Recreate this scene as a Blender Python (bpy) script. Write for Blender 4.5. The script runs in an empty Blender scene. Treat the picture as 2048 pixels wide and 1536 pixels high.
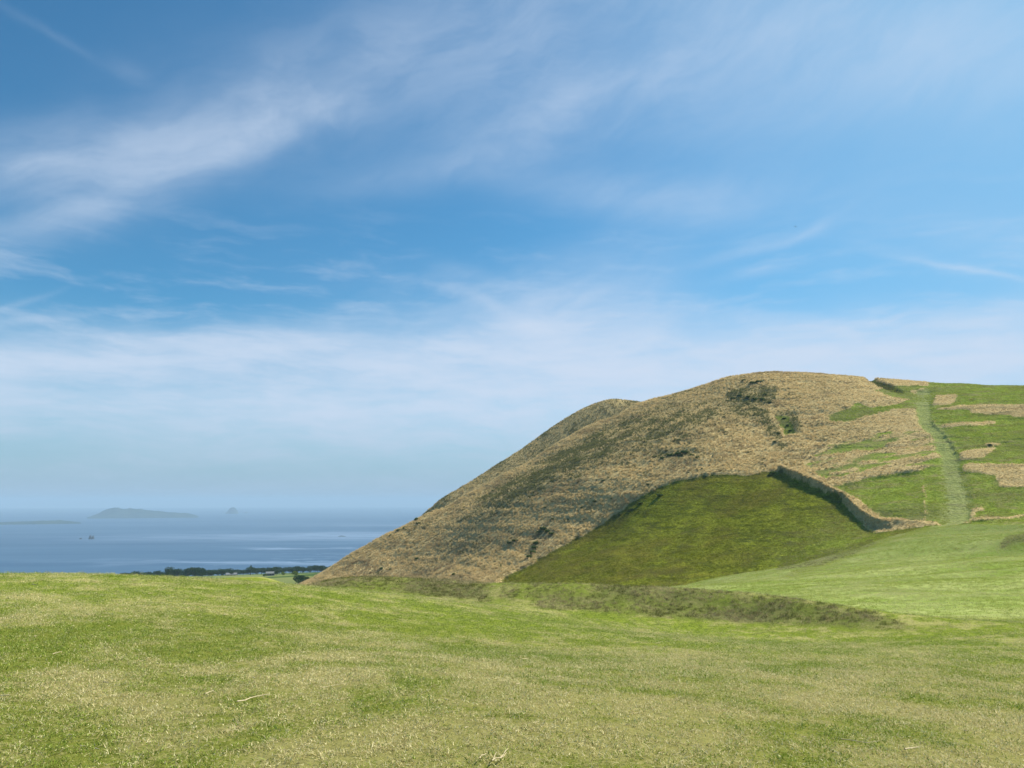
import bpy, math, random
import numpy as np
from mathutils import Vector, Euler

random.seed(7); RNG = np.random.default_rng(7)
C = bpy.context.scene.collection
R = math.radians

# ------------------------------------------------------------------ camera
F = 1538.0; PITCH = R(8.69); CAMZ = 1.55
cam = bpy.data.cameras.new('camera'); co = bpy.data.objects.new('camera', cam); C.objects.link(co)
co.location = (0, 0, CAMZ); co.rotation_euler = (R(90) + PITCH, 0, 0)
cam.sensor_width = 36; cam.lens = F / 2048 * 36; cam.clip_start = 0.1; cam.clip_end = 90000
bpy.context.scene.camera = co

# ------------------------------------------------------------------ light and exposure
SUN_AZ = R(64)      # to the right of the view direction (+Y), clockwise seen from above
SUN_EL = R(46)
sl = bpy.data.lights.new('sun', 'SUN'); so = bpy.data.objects.new('sun', sl); C.objects.link(so)
sl.energy = 5.0; sl.angle = R(0.53); sl.color = (1.0, 0.94, 0.82)
sd = Vector((math.sin(SUN_AZ) * math.cos(SUN_EL), math.cos(SUN_AZ) * math.cos(SUN_EL), math.sin(SUN_EL)))
so.rotation_euler = sd.to_track_quat('Z', 'Y').to_euler(); so.location = (60, 20, 60)
sc = bpy.context.scene
sc.view_settings.view_transform = 'Standard'; sc.view_settings.look = 'None'
sc.view_settings.exposure = 0.53; sc.view_settings.gamma = 1.0
sc.cycles.use_denoising = True
sc.cycles.max_bounces = 6; sc.cycles.diffuse_bounces = 3; sc.cycles.glossy_bounces = 2
sc.cycles.transparent_max_bounces = 8

# ------------------------------------------------------------------ projection helpers
cp, sp = math.cos(PITCH), math.sin(PITCH)
def pix_dir(u, v):
    a = (u - 1024) / F; b = (768 - v) / F
    return np.array([a, cp - b * sp, sp + b * cp])
def azt(u, v):
    d = pix_dir(u, v); h = math.hypot(d[0], d[1])
    return math.atan2(d[0], d[1]), d[2] / h
def project(x, y, z):
    z = z - CAMZ
    w = np.maximum(y * cp + z * sp, 1e-3)
    return 1024 + F * x / w, 768 - F * (-y * sp + z * cp) / w

# ------------------------------------------------------------------ node helper
class NT:
    def __init__(s, tree): s.t = tree; s.n = tree.nodes; s.l = tree.links
    def node(s, typ, **kw):
        n = s.n.new(typ)
        for k, v in kw.items(): setattr(n, k, v)
        return n
    def put(s, sock, v):
        if isinstance(v, bpy.types.NodeSocket): s.l.new(v, sock)
        elif v is not None:
            if sock.type == 'RGBA' and not isinstance(v, (int, float)) and len(v) == 3: v = (*v, 1)
            sock.default_value = v
    def m(s, op, a, b=None, c=None, clamp=False):
        n = s.node('ShaderNodeMath', operation=op, use_clamp=clamp)
        s.put(n.inputs[0], a); s.put(n.inputs[1], b) if b is not None else None
        if c is not None: s.put(n.inputs[2], c)
        return n.outputs[0]
    def v(s, op, a, b=None, out=0):
        n = s.node('ShaderNodeVectorMath', operation=op); s.put(n.inputs[0], a)
        if b is not None: s.put(n.inputs['Scale' if op == 'SCALE' else 1], b)
        return n.outputs[out]
    def mix(s, f, a, b, blend='MIX'):
        n = s.node('ShaderNodeMix', data_type='RGBA', blend_type=blend)
        s.put(n.inputs[0], f); s.put(n.inputs[6], a); s.put(n.inputs[7], b)
        return n.outputs[2]
    def rng(s, x, a, b, c=0.0, d=1.0, smooth=True):
        n = s.node('ShaderNodeMapRange', interpolation_type='SMOOTHSTEP' if smooth else 'LINEAR')
        for i, q in enumerate((x, a, b, c, d)): s.put(n.inputs[i], q)
        return n.outputs[0]
    def noise(s, vec, scale, detail=3, rough=0.55, dist=0.0, col=False):
        n = s.node('ShaderNodeTexNoise'); s.put(n.inputs['Vector'], vec)
        s.put(n.inputs['Scale'], scale); n.inputs['Detail'].default_value = detail
        n.inputs['Roughness'].default_value = rough; n.inputs['Distortion'].default_value = dist
        return n.outputs['Color' if col else 'Fac']
    def xyz(s, x, y, z):
        n = s.node('ShaderNodeCombineXYZ'); s.put(n.inputs[0], x); s.put(n.inputs[1], y); s.put(n.inputs[2], z)
        return n.outputs[0]
    def sep(s, v):
        n = s.node('ShaderNodeSeparateXYZ'); s.put(n.inputs[0], v); return n.outputs
    def attr(s, name, typ='GEOMETRY', out='Fac'):
        n = s.node('ShaderNodeAttribute', attribute_name=name, attribute_type=typ); return n.outputs[out]

# ------------------------------------------------------------------ world: sky and cirrus
w = bpy.data.worlds.new('World'); sc.world = w; w.use_nodes = True
t = NT(w.node_tree); t.n.clear()
sky = t.node('ShaderNodeTexSky', sky_type='NISHITA', sun_disc=False)
sky.sun_elevation = SUN_EL; sky.sun_rotation = SUN_AZ
sky.altitude = 250; sky.air_density = 1.0; sky.dust_density = 1.2; sky.ozone_density = 2.2
tc = t.node('ShaderNodeTexCoord').outputs['Generated']
dx, dy, dz = t.sep(t.v('NORMALIZE', tc))
az = t.m('ARCTAN2', dx, dy); el = t.m('ARCSINE', dz)
AE = t.xyz(az, el, 0.0)
def warp(vec, scale, amt, det=4):
    nz = t.noise(vec, scale, det, 0.5, 0.0, col=True)
    return t.v('ADD', vec, t.v('MULTIPLY', t.v('SUBTRACT', nz, (0.5, 0.5, 0.5)), (amt[0], amt[1], 0)))
def rotv(vec, ang, sx, sy):
    n = t.node('ShaderNodeMapping', vector_type='POINT'); t.put(n.inputs[0], vec)
    n.inputs['Rotation'].default_value = (0, 0, ang); 
    n2 = t.node('ShaderNodeMapping'); t.put(n2.inputs[0], n.outputs[0]); n2.inputs['Scale'].default_value = (sx, sy, 1)
    return n2.outputs[0]
def blobs(vec, lst):
    tot = None
    for (u, v, su, sv, ang, wt) in lst:
        a = R(ang)
        c0 = azt(u, v); c0 = (c0[0], math.atan(c0[1]))
        def ax(du, dv):
            q = azt(u + du, v + dv); return ((q[0] - c0[0]), (math.atan(q[1]) - c0[1]))
        e1 = ax(20 * math.cos(a), -20 * math.sin(a)); l1 = math.hypot(*e1); k1 = 20 / l1
        e2 = ax(20 * math.sin(a), 20 * math.cos(a)); l2 = math.hypot(*e2); k2 = 20 / l2
        s1 = su / k1; s2 = sv / k2
        n1 = (e1[0] / l1 / s1, e1[1] / l1 / s1, 0); 
        p = (-e1[1] / l1, e1[0] / l1); n2 = (p[0] / s2, p[1] / s2, 0)
        d = t.v('SUBTRACT', vec, (c0[0], c0[1], 0))
        A = t.v('DOT_PRODUCT', d, n1, 1); B = t.v('DOT_PRODUCT', d, n2, 1)
        q = t.m('MULTIPLY_ADD', A, A, t.m('MULTIPLY', B, B))
        g = t.m('MULTIPLY', t.m('EXPONENT', t.m('MULTIPLY', q, -1.0)), wt)
        tot = g if tot is None else t.m('ADD', tot, g)
    return tot
Wb = warp(AE, 3.0, (0.16, 0.06), 5)         # broad veils
Wf = warp(AE, 9.0, (0.06, 0.022), 6)        # finer streaks
veil = blobs(Wb, [
    (120, 320, 260, 60, 6, .34), (430, 290, 330, 66, 24, .33), (500, 210, 300, 90, 22, .22), (950, 330, 300, 40, 12, .12),
    (860, 130, 400, 160, 15, .17), (1350, 110, 480, 190, -4, .26), (1850, 60, 420, 160, 0, .26), (1120, 225, 240, 60, 22, .22),
    (1330, 400, 280, 50, -3, .26), (1100, 620, 220, 75, 20, .38), (1240, 690, 330, 75, -5, .95),
    (1750, 720, 520, 60, 0, 1.3), (2030, 660, 140, 60, 20, .5), (330, 705, 380, 36, 4, .75),
    (820, 720, 420, 40, -3, .8), (500, 800, 800, 75, 0, .9), (1350, 800, 700, 75, 0, 1.1), (900, 880, 900, 60, 0, .6),
    (60, 720, 260, 50, 0, .5), (2000, 480, 260, 60, 0, .12)])
streak = blobs(Wf, [
    (110, 425, 240, 24, 16, .20), (330, 365, 260, 26, 25, .14), (600, 240, 160, 34, 28, .14), (60, 320, 150, 22, 3, .12),
    (1120, 205, 110, 18, 24, .10), (80, 55, 120, 9, -30, .06), (265, 145, 50, 18, -25, .07),
    (1540, 488, 120, 14, 17, .24), (1640, 450, 60, 9, 30, .20), (1520, 545, 90, 13, 10, .18),
    (1930, 535, 150, 6, -8, .34), (1830, 515, 140, 14, -12, .14), (50, 640, 130, 9, 6, .24), (40, 608, 70, 8, 25, .16),
    (1130, 572, 80, 9, 22, .16), (1190, 590, 60, 8, 20, .14), (1020, 640, 120, 16, -28, .18), (1090, 665, 110, 14, -22, .16), (960, 600, 70, 12, -32, .12), (960, 560, 80, 20, -20, .14), (840, 690, 130, 12, -6, .22), (330, 680, 150, 12, -4, .20),
    (1900, 640, 260, 10, 2, .22), (1600, 650, 180, 12, -6, .12)])
fib1 = t.noise(rotv(warp(AE, 5.0, (0.14, 0.12), 4), R(-18), 5.0, 15.0), 1.0, 8, 0.62)
fib2 = t.noise(rotv(warp(AE, 7.0, (0.10, 0.035), 4), R(1), 7.0, 34.0), 1.0, 8, 0.62)
fb = t.m('ADD', t.m('MULTIPLY', fib1, t.rng(el, R(10), R(16))), t.m('MULTIPLY', fib2, t.rng(el, R(16), R(10))))
fmod = t.rng(fb, 0.28, 0.72, 0.56, 1.44)
dens = t.m('MULTIPLY', t.m('ADD', veil, streak), fmod)
# far thin clouds breaking up the clear band
thin = t.m('MULTIPLY', t.rng(fib2, 0.46, 0.8), t.m('MULTIPLY', t.rng(el, R(24), R(12)), 0.42))
dens = t.m('ADD', dens, thin)
dens = t.m('SUBTRACT', 1.0, t.m('EXPONENT', t.m('MULTIPLY', dens, -1.15)), clamp=True)
skyc = t.mix(1.0, sky.outputs[0], (0.41, 0.925, 1.09), 'MULTIPLY')
CLOUD = (5.15, 6.0, 7.3)
skyc = t.mix(t.m('MULTIPLY', t.rng(az, R(2), R(38)), .6), skyc, (2.2, 4.2, 6.3))
c1 = t.mix(dens, skyc, CLOUD)
hz = t.rng(el, R(7.5), R(-0.8), 0.0, 1.0)
c2 = t.mix(t.m('MULTIPLY', hz, 0.9), c1, (3.35, 4.4, 5.7))
bg = t.node('ShaderNodeBackground'); t.put(bg.inputs[0], c2); bg.inputs[1].default_value = 0.085
t.l.new(bg.outputs[0], t.node('ShaderNodeOutputWorld').inputs[0])

# ------------------------------------------------------------------ numpy noise
def vnoise(x, y, seed=0):
    xi = np.floor(x).astype(np.int64); yi = np.floor(y).astype(np.int64)
    fx = x - xi; fy = y - yi; fx = fx * fx * (3 - 2 * fx); fy = fy * fy * (3 - 2 * fy)
    def h(a, b):
        n = (a * 374761393 + b * 668265263 + seed * 1442695041) & 0xFFFFFFFF
        n = ((n ^ (n >> 13)) * 1274126177) & 0xFFFFFFFF
        return ((n ^ (n >> 16)) & 0xFFFF) / 65535.0
    return ((h(xi, yi) * (1 - fx) + h(xi + 1, yi) * fx) * (1 - fy) + (h(xi, yi + 1) * (1 - fx) + h(xi + 1, yi + 1) * fx) * fy)
def fbm(x, y, o=4, seed=0):
    s = 0; a = 0.5; k = 1
    for i in range(o):
        s = s + a * (vnoise(x * k, y * k, seed + i) - 0.5); a *= 0.5; k *= 2.03
    return s

# ------------------------------------------------------------------ terrain control points
# (u, v, D): the surface passes through the ray of that photo point at distance D
PP = [
 # lawn crest on the left, and the lawn running down to the mounds
 (0,1149,28),(200,1151,28.5),(400,1159,30),(560,1169,31),(700,1181,32),(850,1196,33.5),(1000,1212,35),(1150,1223,36),
 (1300,1232,36.5),(1420,1240,36.5),(1500,1246,36),(1620,1253,35),(1700,1258,34.5),(1800,1268,33.5),
 (0,1250,13.6),(1024,1300,15),(500,1250,14.6),(1500,1320,15),(2048,1330,17),(2048,1270,31),
 # mound crests
 (430,1178,56),(500,1178,56),(560,1178,55),(610,1172,52),(660,1160,49),(700,1156,47.5),(760,1155,47),(830,1156,46),(900,1162,44),(960,1167,43),(1000,1168,42),(1080,1170,41),
 (1160,1172,40.5),(1300,1178,40),(1400,1184,39.6),(1500,1191,39),(1600,1204,38),(1680,1217,37),(1760,1234,36),
 # pale field to the right
 (1840,1240,46),(2048,1240,47),(1840,1205,62),(2048,1205,64),(1900,1180,80),(1700,1180,80),(2048,1150,102),(1900,1150,105),
 (1990,1114,138),(2048,1111,136),(1850,1128,128),(1700,1140,130),(1500,1163,118),(1400,1171,112),(1330,1176,108),
 (1500,1158,140),(1600,1131,172),(1700,1102,196),(1760,1086,200),(1850,1075,190),(1920,1085,175),(1880,1057,216),(1950,1050,214),
 (2010,1062,205),(2048,1050,206),
 # mound on the right behind the field crest
 (2030,1072,178),(2048,1068,176),(2010,1098,168),
 # floor of the mown bowl
 (1010,1164,268),(1150,1168,235),(1300,1171,210),(1500,1150,214),(1600,1128,214),(1700,1098,216),(1760,1074,222),
 (1400,1120,232),(1550,1090,236),(1200,1120,252),(1650,1050,246),
 (1100,1106,288),(1200,1050,296),(1300,986,300),(1425,949,303),(1550,944,302),(1590,962,286),(1640,984,274),(1690,1008,262),(1720,1036,250),(1760,1058,238),
 (1400,1030,276),(1550,1010,268),
 # upper faces
 (1000,1050,330),(1000,1000,355),(900,1100,345),(1100,1000,325),(1200,930,335),(1200,980,312),(1300,880,345),(1300,930,322),(1400,850,350),(1400,900,325),
 (1500,880,335),(1500,820,368),(1400,800,390),(1560,850,350),(1620,900,322),(1700,920,305),(1700,870,335),(1700,980,276),(1760,1020,252),
 (700,1140,372),(800,1120,365),(850,1158,330),(950,1160,290),
 # crest of the near ridge
 (1450,753,418),(1500,744,424),(1560,741.5,428),(1620,743,430),(1700,748,432),(1750,752,432),(1800,755,433),(1860,760,435),(1950,763,432),(2048,766,430),
 (1380,776,420),(1330,790,424),(1280,803,428),(1200,839,430),(1100,893,426),(1000,950,420),(930,988,414),(850,1027,408),(750,1078,402),(680,1118,398),(640,1146,395),
 # right flank
 (1900,1042,236),(2048,1036,238),(1840,1048,236),(1900,1000,256),(1900,950,282),(1870,900,312),(1860,850,342),(1850,800,378),(1850,780,398),
 (2048,980,264),(2048,900,308),(2048,840,348),(1950,900,306),(1950,800,376),(1950,850,338),(1950,1000,256),
 (1700,800,372),(1620,800,375),(1620,770,398),(1740,775,394),
 # far rim
 (1220,798,560),(1250,799,562),(1275,803,560),(1180,814,556),(1130,841,550),(1060,889,540),(1000,924,530),(930,968,515),(880,1002,500),
 # coastal plain on the left
 (560,1156,560),(460,1160,650),(240,1165,650),(140,1166,900),(620,1152,560),
 # falling away behind the lawn crest and behind the mounds
 (0,1150,31),(200,1153,32),(0,1160,40),(200,1163,40),(400,1166,35),(400,1190,43),(500,1168,32),(500,1184,39),(560,1190,42),(480,1185,49),(560,1184,49),
 (640,1186,36),(640,1188,42),(430,1188,70),(500,1186,70),(560,1184,70),
 (700,1161,51),(760,1160,50.5),(830,1161,49),(960,1172,46.5),(1080,1176,44.5),(1160,1178,44),(1300,1184,43.2),(1400,1191,42.6),(1500,1198,42),(1600,1211,41),(1680,1224,40),
 (700,1176,42.5),(760,1180,42),(830,1186,41),(960,1196,39.5),(1080,1202,38.5),(1160,1206,38.3),(1300,1212,38.1),(1400,1220,37.9),(1500,1226,37.4),(1600,1236,36.5),
 (1130,892,405),(1000,962,405),(1200,852,412),(1220,836,430),(1060,926,410),(900,1012,402),(1280,806,420),(1450,757,410),(1380,780,412),
 (240,1162,800),(350,1160,800),(460,1156,800),(560,1153,650),(620,1150,650),(240,1161,1000),(350,1157,1000),(460,1153,1000),(560,1149,1000),(620,1147,1000),(240,1160,1500),(350,1156,1500),(460,1151,1500),(560,1147,1500),(240,1161,1200),(350,1156,1200),(460,1152,1200),(560,1151,800),(620,1149,790),(600,1146,1250),(650,1144,1250),(100,1170,1100),
 (100,1172,1700),(190,1169,1700),(240,1167,1700),(350,1164,1900),(190,1176,1950),(460,1160,1900),(560,1155,1900),(620,1152,1900),(240,1164,1350),(190,1168,1400),
 (300,1190,56)]
RAW = [  # (azimuth deg, D, z): places the photo does not show
 (-60,3,0.02),(-20,3,0),(20,3,0),(60,3,-.02),(-120,4,.1),(120,4,0),(180,4,.1),(0,1,0),(-90,1.2,0),(90,1.2,0),(180,1.2,0),(0,6,-.05),(-30,6,0),(30,6,-.15),
 (-60,14,-.3),(60,14,-1.0),(-100,14,.2),(100,14,-.6),(180,14,.6),(-60,30,-1.2),(60,30,-2.4),(-120,40,0),(120,40,-1),(180,40,1.5),
 (-33,60,-5.5),(-25,60,-5.6),(-33,110,-14),(-20,110,-14),(-10,80,-9.5),(-8,120,-15),(0,62,-6.8),(0,100,-13),(4,150,-20),(8,62,-6.3),(13,56,-5.6),(7,90,-10.5),
 (-33,220,-30),(-20,220,-29),(-8,200,-24),(-2,200,-24),(5,180,-22),(-33,400,-50),(-20,380,-44),(-15,300,-36),(-33,800,-95),(-34,1500,-175),
 (13,165,-15),(10,170,-18.5),(17,180,-14.2),
 (-45,100,-12),(-60,100,-8),(-60,400,-50),(-60,1200,-140),(-45,800,-95),(-90,200,-10),(-90,1000,-120),(-130,300,-10),(-130,1200,-120),(180,200,4),(180,1000,-90),
 (33,150,-8),(45,100,-5),(60,100,-4),(45,240,-2),(45,430,62),(60,400,30),(60,240,0),(40,330,34),(90,200,-4),(90,600,-30),(130,300,0),(90,1500,-150),(130,1500,-150),
 (-33,2600,-262),(-20,2600,-262),(-10,2600,-262),(0,2600,-262),(20,2600,-262),(45,2600,-262),(90,2600,-262),(180,2600,-262),(-90,2600,-262),(-60,2600,-262),(135,2600,-262),(-135,2600,-262),
 (-180,4,.1),(-180,14,.6),(-180,40,1.5),(-180,200,4),(-180,1000,-90),(-180,2600,-262),(-180,1.2,0),
 # behind the near ridge (the crater side) and behind the far rim
 (12,470,38),(8,500,22),(16,490,52),(20,500,56),(25,500,56),(32,500,52),(4,480,20),(0,465,2),(-3,450,-14),(-6,440,-27),(-9,440,-38),(-12,440,-44),
 (8,640,50),(4,640,40),(0,620,14),(-4,600,-12),(-8,560,-38),(12,620,54),(12,760,0),(20,700,20),(30,700,10),(-2,800,-40),(5,850,-50),(15,1000,-80),(30,1000,-80),(0,1300,-120),(15,1600,-160),(30,1600,-160),
]
_P = []
for (u, v, D) in PP:
    a, tt = azt(u, v); _P.append((a, math.log(D), (CAMZ + D * tt) / D))
for (a, D, z) in RAW: _P.append((R(a), math.log(D), z / D))
_P = np.array(_P)
def _k(r2): return 0.5 * r2 * np.log(np.maximum(r2, 1e-12))
n_ = len(_P); A_ = np.zeros((n_ + 3, n_ + 3))
d2 = (_P[:, None, 0] - _P[None, :, 0]) ** 2 + (_P[:, None, 1] - _P[None, :, 1]) ** 2
A_[:n_, :n_] = _k(d2) + np.eye(n_) * 3e-7
A_[:n_, n_] = 1; A_[:n_, n_ + 1:] = _P[:, :2]; A_[n_, :n_] = 1; A_[n_ + 1:, :n_] = _P[:, :2].T
W_ = np.linalg.solve(A_, np.concatenate([_P[:, 2], np.zeros(3)]))
def tps(a, rho):
    out = np.empty(a.size); a = a.ravel(); rho = rho.ravel()
    for i in range(0, a.size, 20000):
        s = slice(i, i + 20000)
        r2 = (a[s, None] - _P[None, :, 0]) ** 2 + (rho[s, None] - _P[None, :, 1]) ** 2
        out[s] = _k(r2) @ W_[:n_] + W_[n_] + W_[n_ + 1] * a[s] + W_[n_ + 2] * rho[s]
    return out

azs = np.concatenate([np.radians(np.linspace(-180, -46, 60)), np.radians(np.linspace(-45, 45, 760)), np.radians(np.linspace(46, 180, 60))])
def seg(a, b, st): return np.exp(np.linspace(math.log(a), math.log(b), int(math.log(b / a) / st) + 1))[:-1]
Ds = np.concatenate([seg(0.4, 3, .06), seg(3, 60, .011), seg(60, 195, .008), seg(195, 470, .0026), seg(470, 620, .006), seg(620, 2700, .02), [2700]])
NA, ND = len(azs), len(Ds)
AA, DD = np.meshgrid(azs, Ds, indexing='ij'); shp = AA.shape
AA = AA.ravel(); DD = DD.ravel(); RR = np.log(DD)
X = DD * np.sin(AA); Y = DD * np.cos(AA)
# the spline is smooth: evaluate on a coarse lattice and refine bilinearly would blur the crests, so evaluate in full
Z = tps(AA, RR) * DD
U, V = project(X, Y, Z)
front = (np.abs(AA) < R(44))

# ------------------------------------------------------------------ ground cover masks (polygons on the hillside)
def inpoly(poly, u, v):
    r = np.zeros(u.shape, bool); n = len(poly)
    for i in range(n):
        x1, y1 = poly[i]; x2, y2 = poly[(i + 1) % n]
        if y1 == y2: continue
        c = ((y1 > v) != (y2 > v)) & (u < (x2 - x1) * (v - y1) / (y2 - y1) + x1)
        r ^= c
    return r
n1 = fbm(X / 3.0, Y / 3.0, 3, 11); n2 = fbm(X / 3.0, Y / 3.0, 3, 23)
Uw = U + n1 * 9; Vw = V + n2 * 5
onhill = front & (DD > 196) & (DD < 660)
BOWL = [(985,1180),(1010,1158),(1060,1132),(1110,1103),(1160,1075),(1205,1050),(1250,1018),(1300,986),(1350,967),(1425,951),(1490,952),(1545,944),(1565,950),(1590,963),(1640,983),(1680,1002),(1705,1030),(1730,1056),(1752,1068),(1850,1054),(1850,1090),(1600,1190),(1000,1190)]
GREEN = [
 [(1662,976),(1720,961),(1790,948),(1838,943),(1850,1000),(1848,1049),(1790,1052),(1762,1042),(1738,1020),(1716,1000),(1690,987)],
 [(1838,941),(1880,925),(1892,980),(1895,1045),(1880,1048),(1850,1046),(1852,985)],
 [(1655,830),(1700,813),(1712,801),(1728,806),(1738,812),(1800,803),(1832,793),(1832,815),(1785,815),(1745,827),(1700,842),(1660,846)],
 [(1745,777),(1780,766),(1856,768),(1856,800),(1805,794),(1775,786)],
 [(1856,740),(2600,740),(2600,1060),(1940,1055),(1930,1000),(1918,930),(1900,870),(1862,840),(1856,800)],
 [(1548,830),(1575,828),(1592,868),(1570,872)],
]
DRYIN = [
 [(1870,787),(1915,785),(1902,805),(1864,806)],
 [(1866,816),(1930,806),(2600,798),(2600,835),(2030,831),(2020,826),(1942,825),(1936,814)],
 [(1877,849),(1930,842),(1985,838),(1990,845),(1950,852),(1882,856)],
 [(1920,906),(1960,898),(1992,895),(1978,910),(1962,920),(1918,922)],
 [(1928,931),(2600,926),(2600,972),(2000,975),(1990,950),(1928,945)],
 [(1936,1017),(1968,1015),(1966,1021),(1950,1023),(1948,1046),(1936,1043)],
 [(1762,750),(1856,754),(1856,768),(1785,765)],
 [(1822,776),(1852,772),(1858,780),(1826,782)],
 [(1970,889),(1998,888),(1998,893),(1972,894)],
]
SHORT = [(1610,905),(1700,880),(1780,860),(1850,862),(1870,890),(1885,928),(1838,934),(1730,945),(1650,962),(1600,930)]
PATH = [(1832,776),(1864,772),(1862,838),(1895,864),(1913,900),(1927,950),(1942,1000),(1940,1048),(1880,1052),(1888,1000),(1882,930),(1868,880),(1838,846),(1830,810)]
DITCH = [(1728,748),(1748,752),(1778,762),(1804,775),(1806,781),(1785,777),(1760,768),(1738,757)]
WEEDY = [(1445,795),(1480,772),(1545,766),(1560,790),(1540,812),(1470,806)]
RIDGES = [  # edges of cut strips (polyline, half width px)
 ([(1665,975),(1720,961),(1790,948),(1842,942)], 2.2), ([(1612,909),(1660,896),(1705,887)], 1.6), ([(1640,903),(1720,884)], 1.2), ([(1715,881),(1785,868)], 1.4),
 ([(1560,946),(1600,964),(1650,984),(1690,1006),(1716,1030),(1742,1050),(1762,1057),(1800,1054),(1850,1050)], 4.1),
 ([(1866,835),(1872,850),(1890,866),(1905,885),(1912,905)], 1.5), ([(1945,1046),(2000,1042),(2060,1034),(2300,1020)], 2.2), ([(1640,822),(1700,811)], 1.3), ([(1725,801),(1790,797)], 1.2)]
def pdist(line, u, v):
    d = np.full(u.shape, 1e9)
    for (a, b), (c, e) in zip(line[:-1], line[1:]):
        ex, ey = c - a, e - b; L = ex * ex + ey * ey
        s = np.clip(((u - a) * ex + (v - b) * ey) / L, 0, 1)
        d = np.minimum(d, np.hypot(u - a - s * ex, (v - b - s * ey) * 1.4))
    return d
hl = np.interp(U, [0, 600, 1000, 1300, 1400, 1500, 1600, 1700, 1760, 1800, 1850, 1900, 2060, 3000], [1300, 1300, 1300, 1300, 1240, 1185, 1139, 1106, 1080, 1068, 1054, 1050, 1047, 1040])
hill = onhill & (V < hl) & ~((DD > 470) & (U < 830))
hill &= ~((U < 640) & (DD > 440))
bowl = hill & inpoly(BOWL, Uw, Vw) & (DD < 330)
green = np.zeros_like(hill)
for g in GREEN: green |= inpoly(g, Uw, Vw)
for g in DRYIN: green &= ~inpoly(g, Uw, Vw)
green &= hill & (DD < 470)
path = hill & inpoly(PATH, Uw, Vw) & (DD < 430)
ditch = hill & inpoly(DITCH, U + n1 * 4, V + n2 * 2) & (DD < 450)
short = hill & inpoly(SHORT, Uw, Vw)
weedy = hill & inpoly(WEEDY, Uw, Vw) & (DD < 440)
ridge = np.zeros(len(X))
for ln, hw in RIDGES:
    d = pdist(ln, Uw, Vw); ridge = np.maximum(ridge, np.clip(1.4 - d / hw, 0, 1) * (2.5 if hw > 4 else 0.8 if hw > 1.3 else .6))
ridge *= (hill & (DD < 400)) * np.where((V > 1040) & (U > 1760) & (U < 1900), np.interp(U, [1765, 1850], [1, .22]), 1)
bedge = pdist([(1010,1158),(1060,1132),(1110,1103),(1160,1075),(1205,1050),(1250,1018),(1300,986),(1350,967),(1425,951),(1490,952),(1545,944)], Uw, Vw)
shade_weeds = np.clip(ridge * 1.6, 0, 1) * bowl  # shadow side of the bank above the bowl, painted dark
shade_weeds = np.maximum(shade_weeds, .85 * np.clip(1.5 - bedge / 3.2, 0, 1) * bowl)  # thin line of dark weeds along the bowl's upper left edge
dry = (hill & ~bowl & ~green & ~path & ~ditch).astype(float)
dry[short] *= np.clip(0.5 + 3.0 * fbm(X[short] / 9, Y[short] / 4, 3, 5), 0, 1)
dry = np.maximum(dry, np.clip(ridge, 0, 1) * ~bowl)
def gau(u0, v0, su, sv, ang=0):
    a_ = R(ang); p_ = (U - u0) * math.cos(a_) - (V - v0) * math.sin(a_); q_ = (U - u0) * math.sin(a_) + (V - v0) * math.cos(a_)
    return np.exp(-(p_ / su) ** 2 - (q_ / sv) ** 2)
veg = .62 * inpoly([(1448,792),(1475,775),(1550,770),(1552,800),(1530,808),(1470,806)], Uw, Vw) + .55 * inpoly([(1440,800),(1490,805),(1530,820),(1560,870),(1572,900),(1558,905),(1520,850),(1470,830)], Uw, Vw)
veg = veg + .8 * inpoly([(1548,825),(1590,820),(1605,868),(1572,872)], Uw, Vw) + .55 * gau(1150, 900, 190, 45, 24) + .5 * gau(1060, 970, 130, 30, 28) + .45 * gau(1360, 850, 130, 40, 20) + .5 * gau(1350, 912, 70, 9, 4)
veg = veg + .4 * gau(840, 1045, 60, 10, 35) + .15 * gau(900, 1110, 90, 20, 20) + .2 * (DD > 462)
sn = fbm((U * math.cos(.35) - V * math.sin(.35)) / 26, (U * math.sin(.35) + V * math.cos(.35)) / 7, 4, 101)
veg = np.clip(veg * (1.0 + 2.2 * sn) + np.clip(sn - .14, 0, 1) * 2.5, 0, 1) * hill
veg *= np.clip(1 - ridge, 0, 1)
crestd = pdist([(1330,785),(1280,803),(1200,839),(1100,893),(1000,950),(930,988),(850,1027),(750,1078)], U, V)
veg *= np.where(DD < 445, 1 - .95 * np.clip(1.6 - crestd / 16, 0, 1), 1)
edge = np.clip(1 - (V - hl) / (18 + 14 * n1), 0, 1) * (front & (DD > 120) & (DD < 235) & (V > hl - 2) & (U > 1280) & (U < 1860))
# soften a little along the grid
def soft(a, k=1):
    g = a.reshape(shp).copy()
    for _ in range(k):
        g[1:-1] = (g[:-2] + 2 * g[1:-1] + g[2:]) / 4; g[:, 1:-1] = (g[:, :-2] + 2 * g[:, 1:-1] + g[:, 2:]) / 4
    return g.ravel()
dryS = soft(dry, 1)
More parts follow.
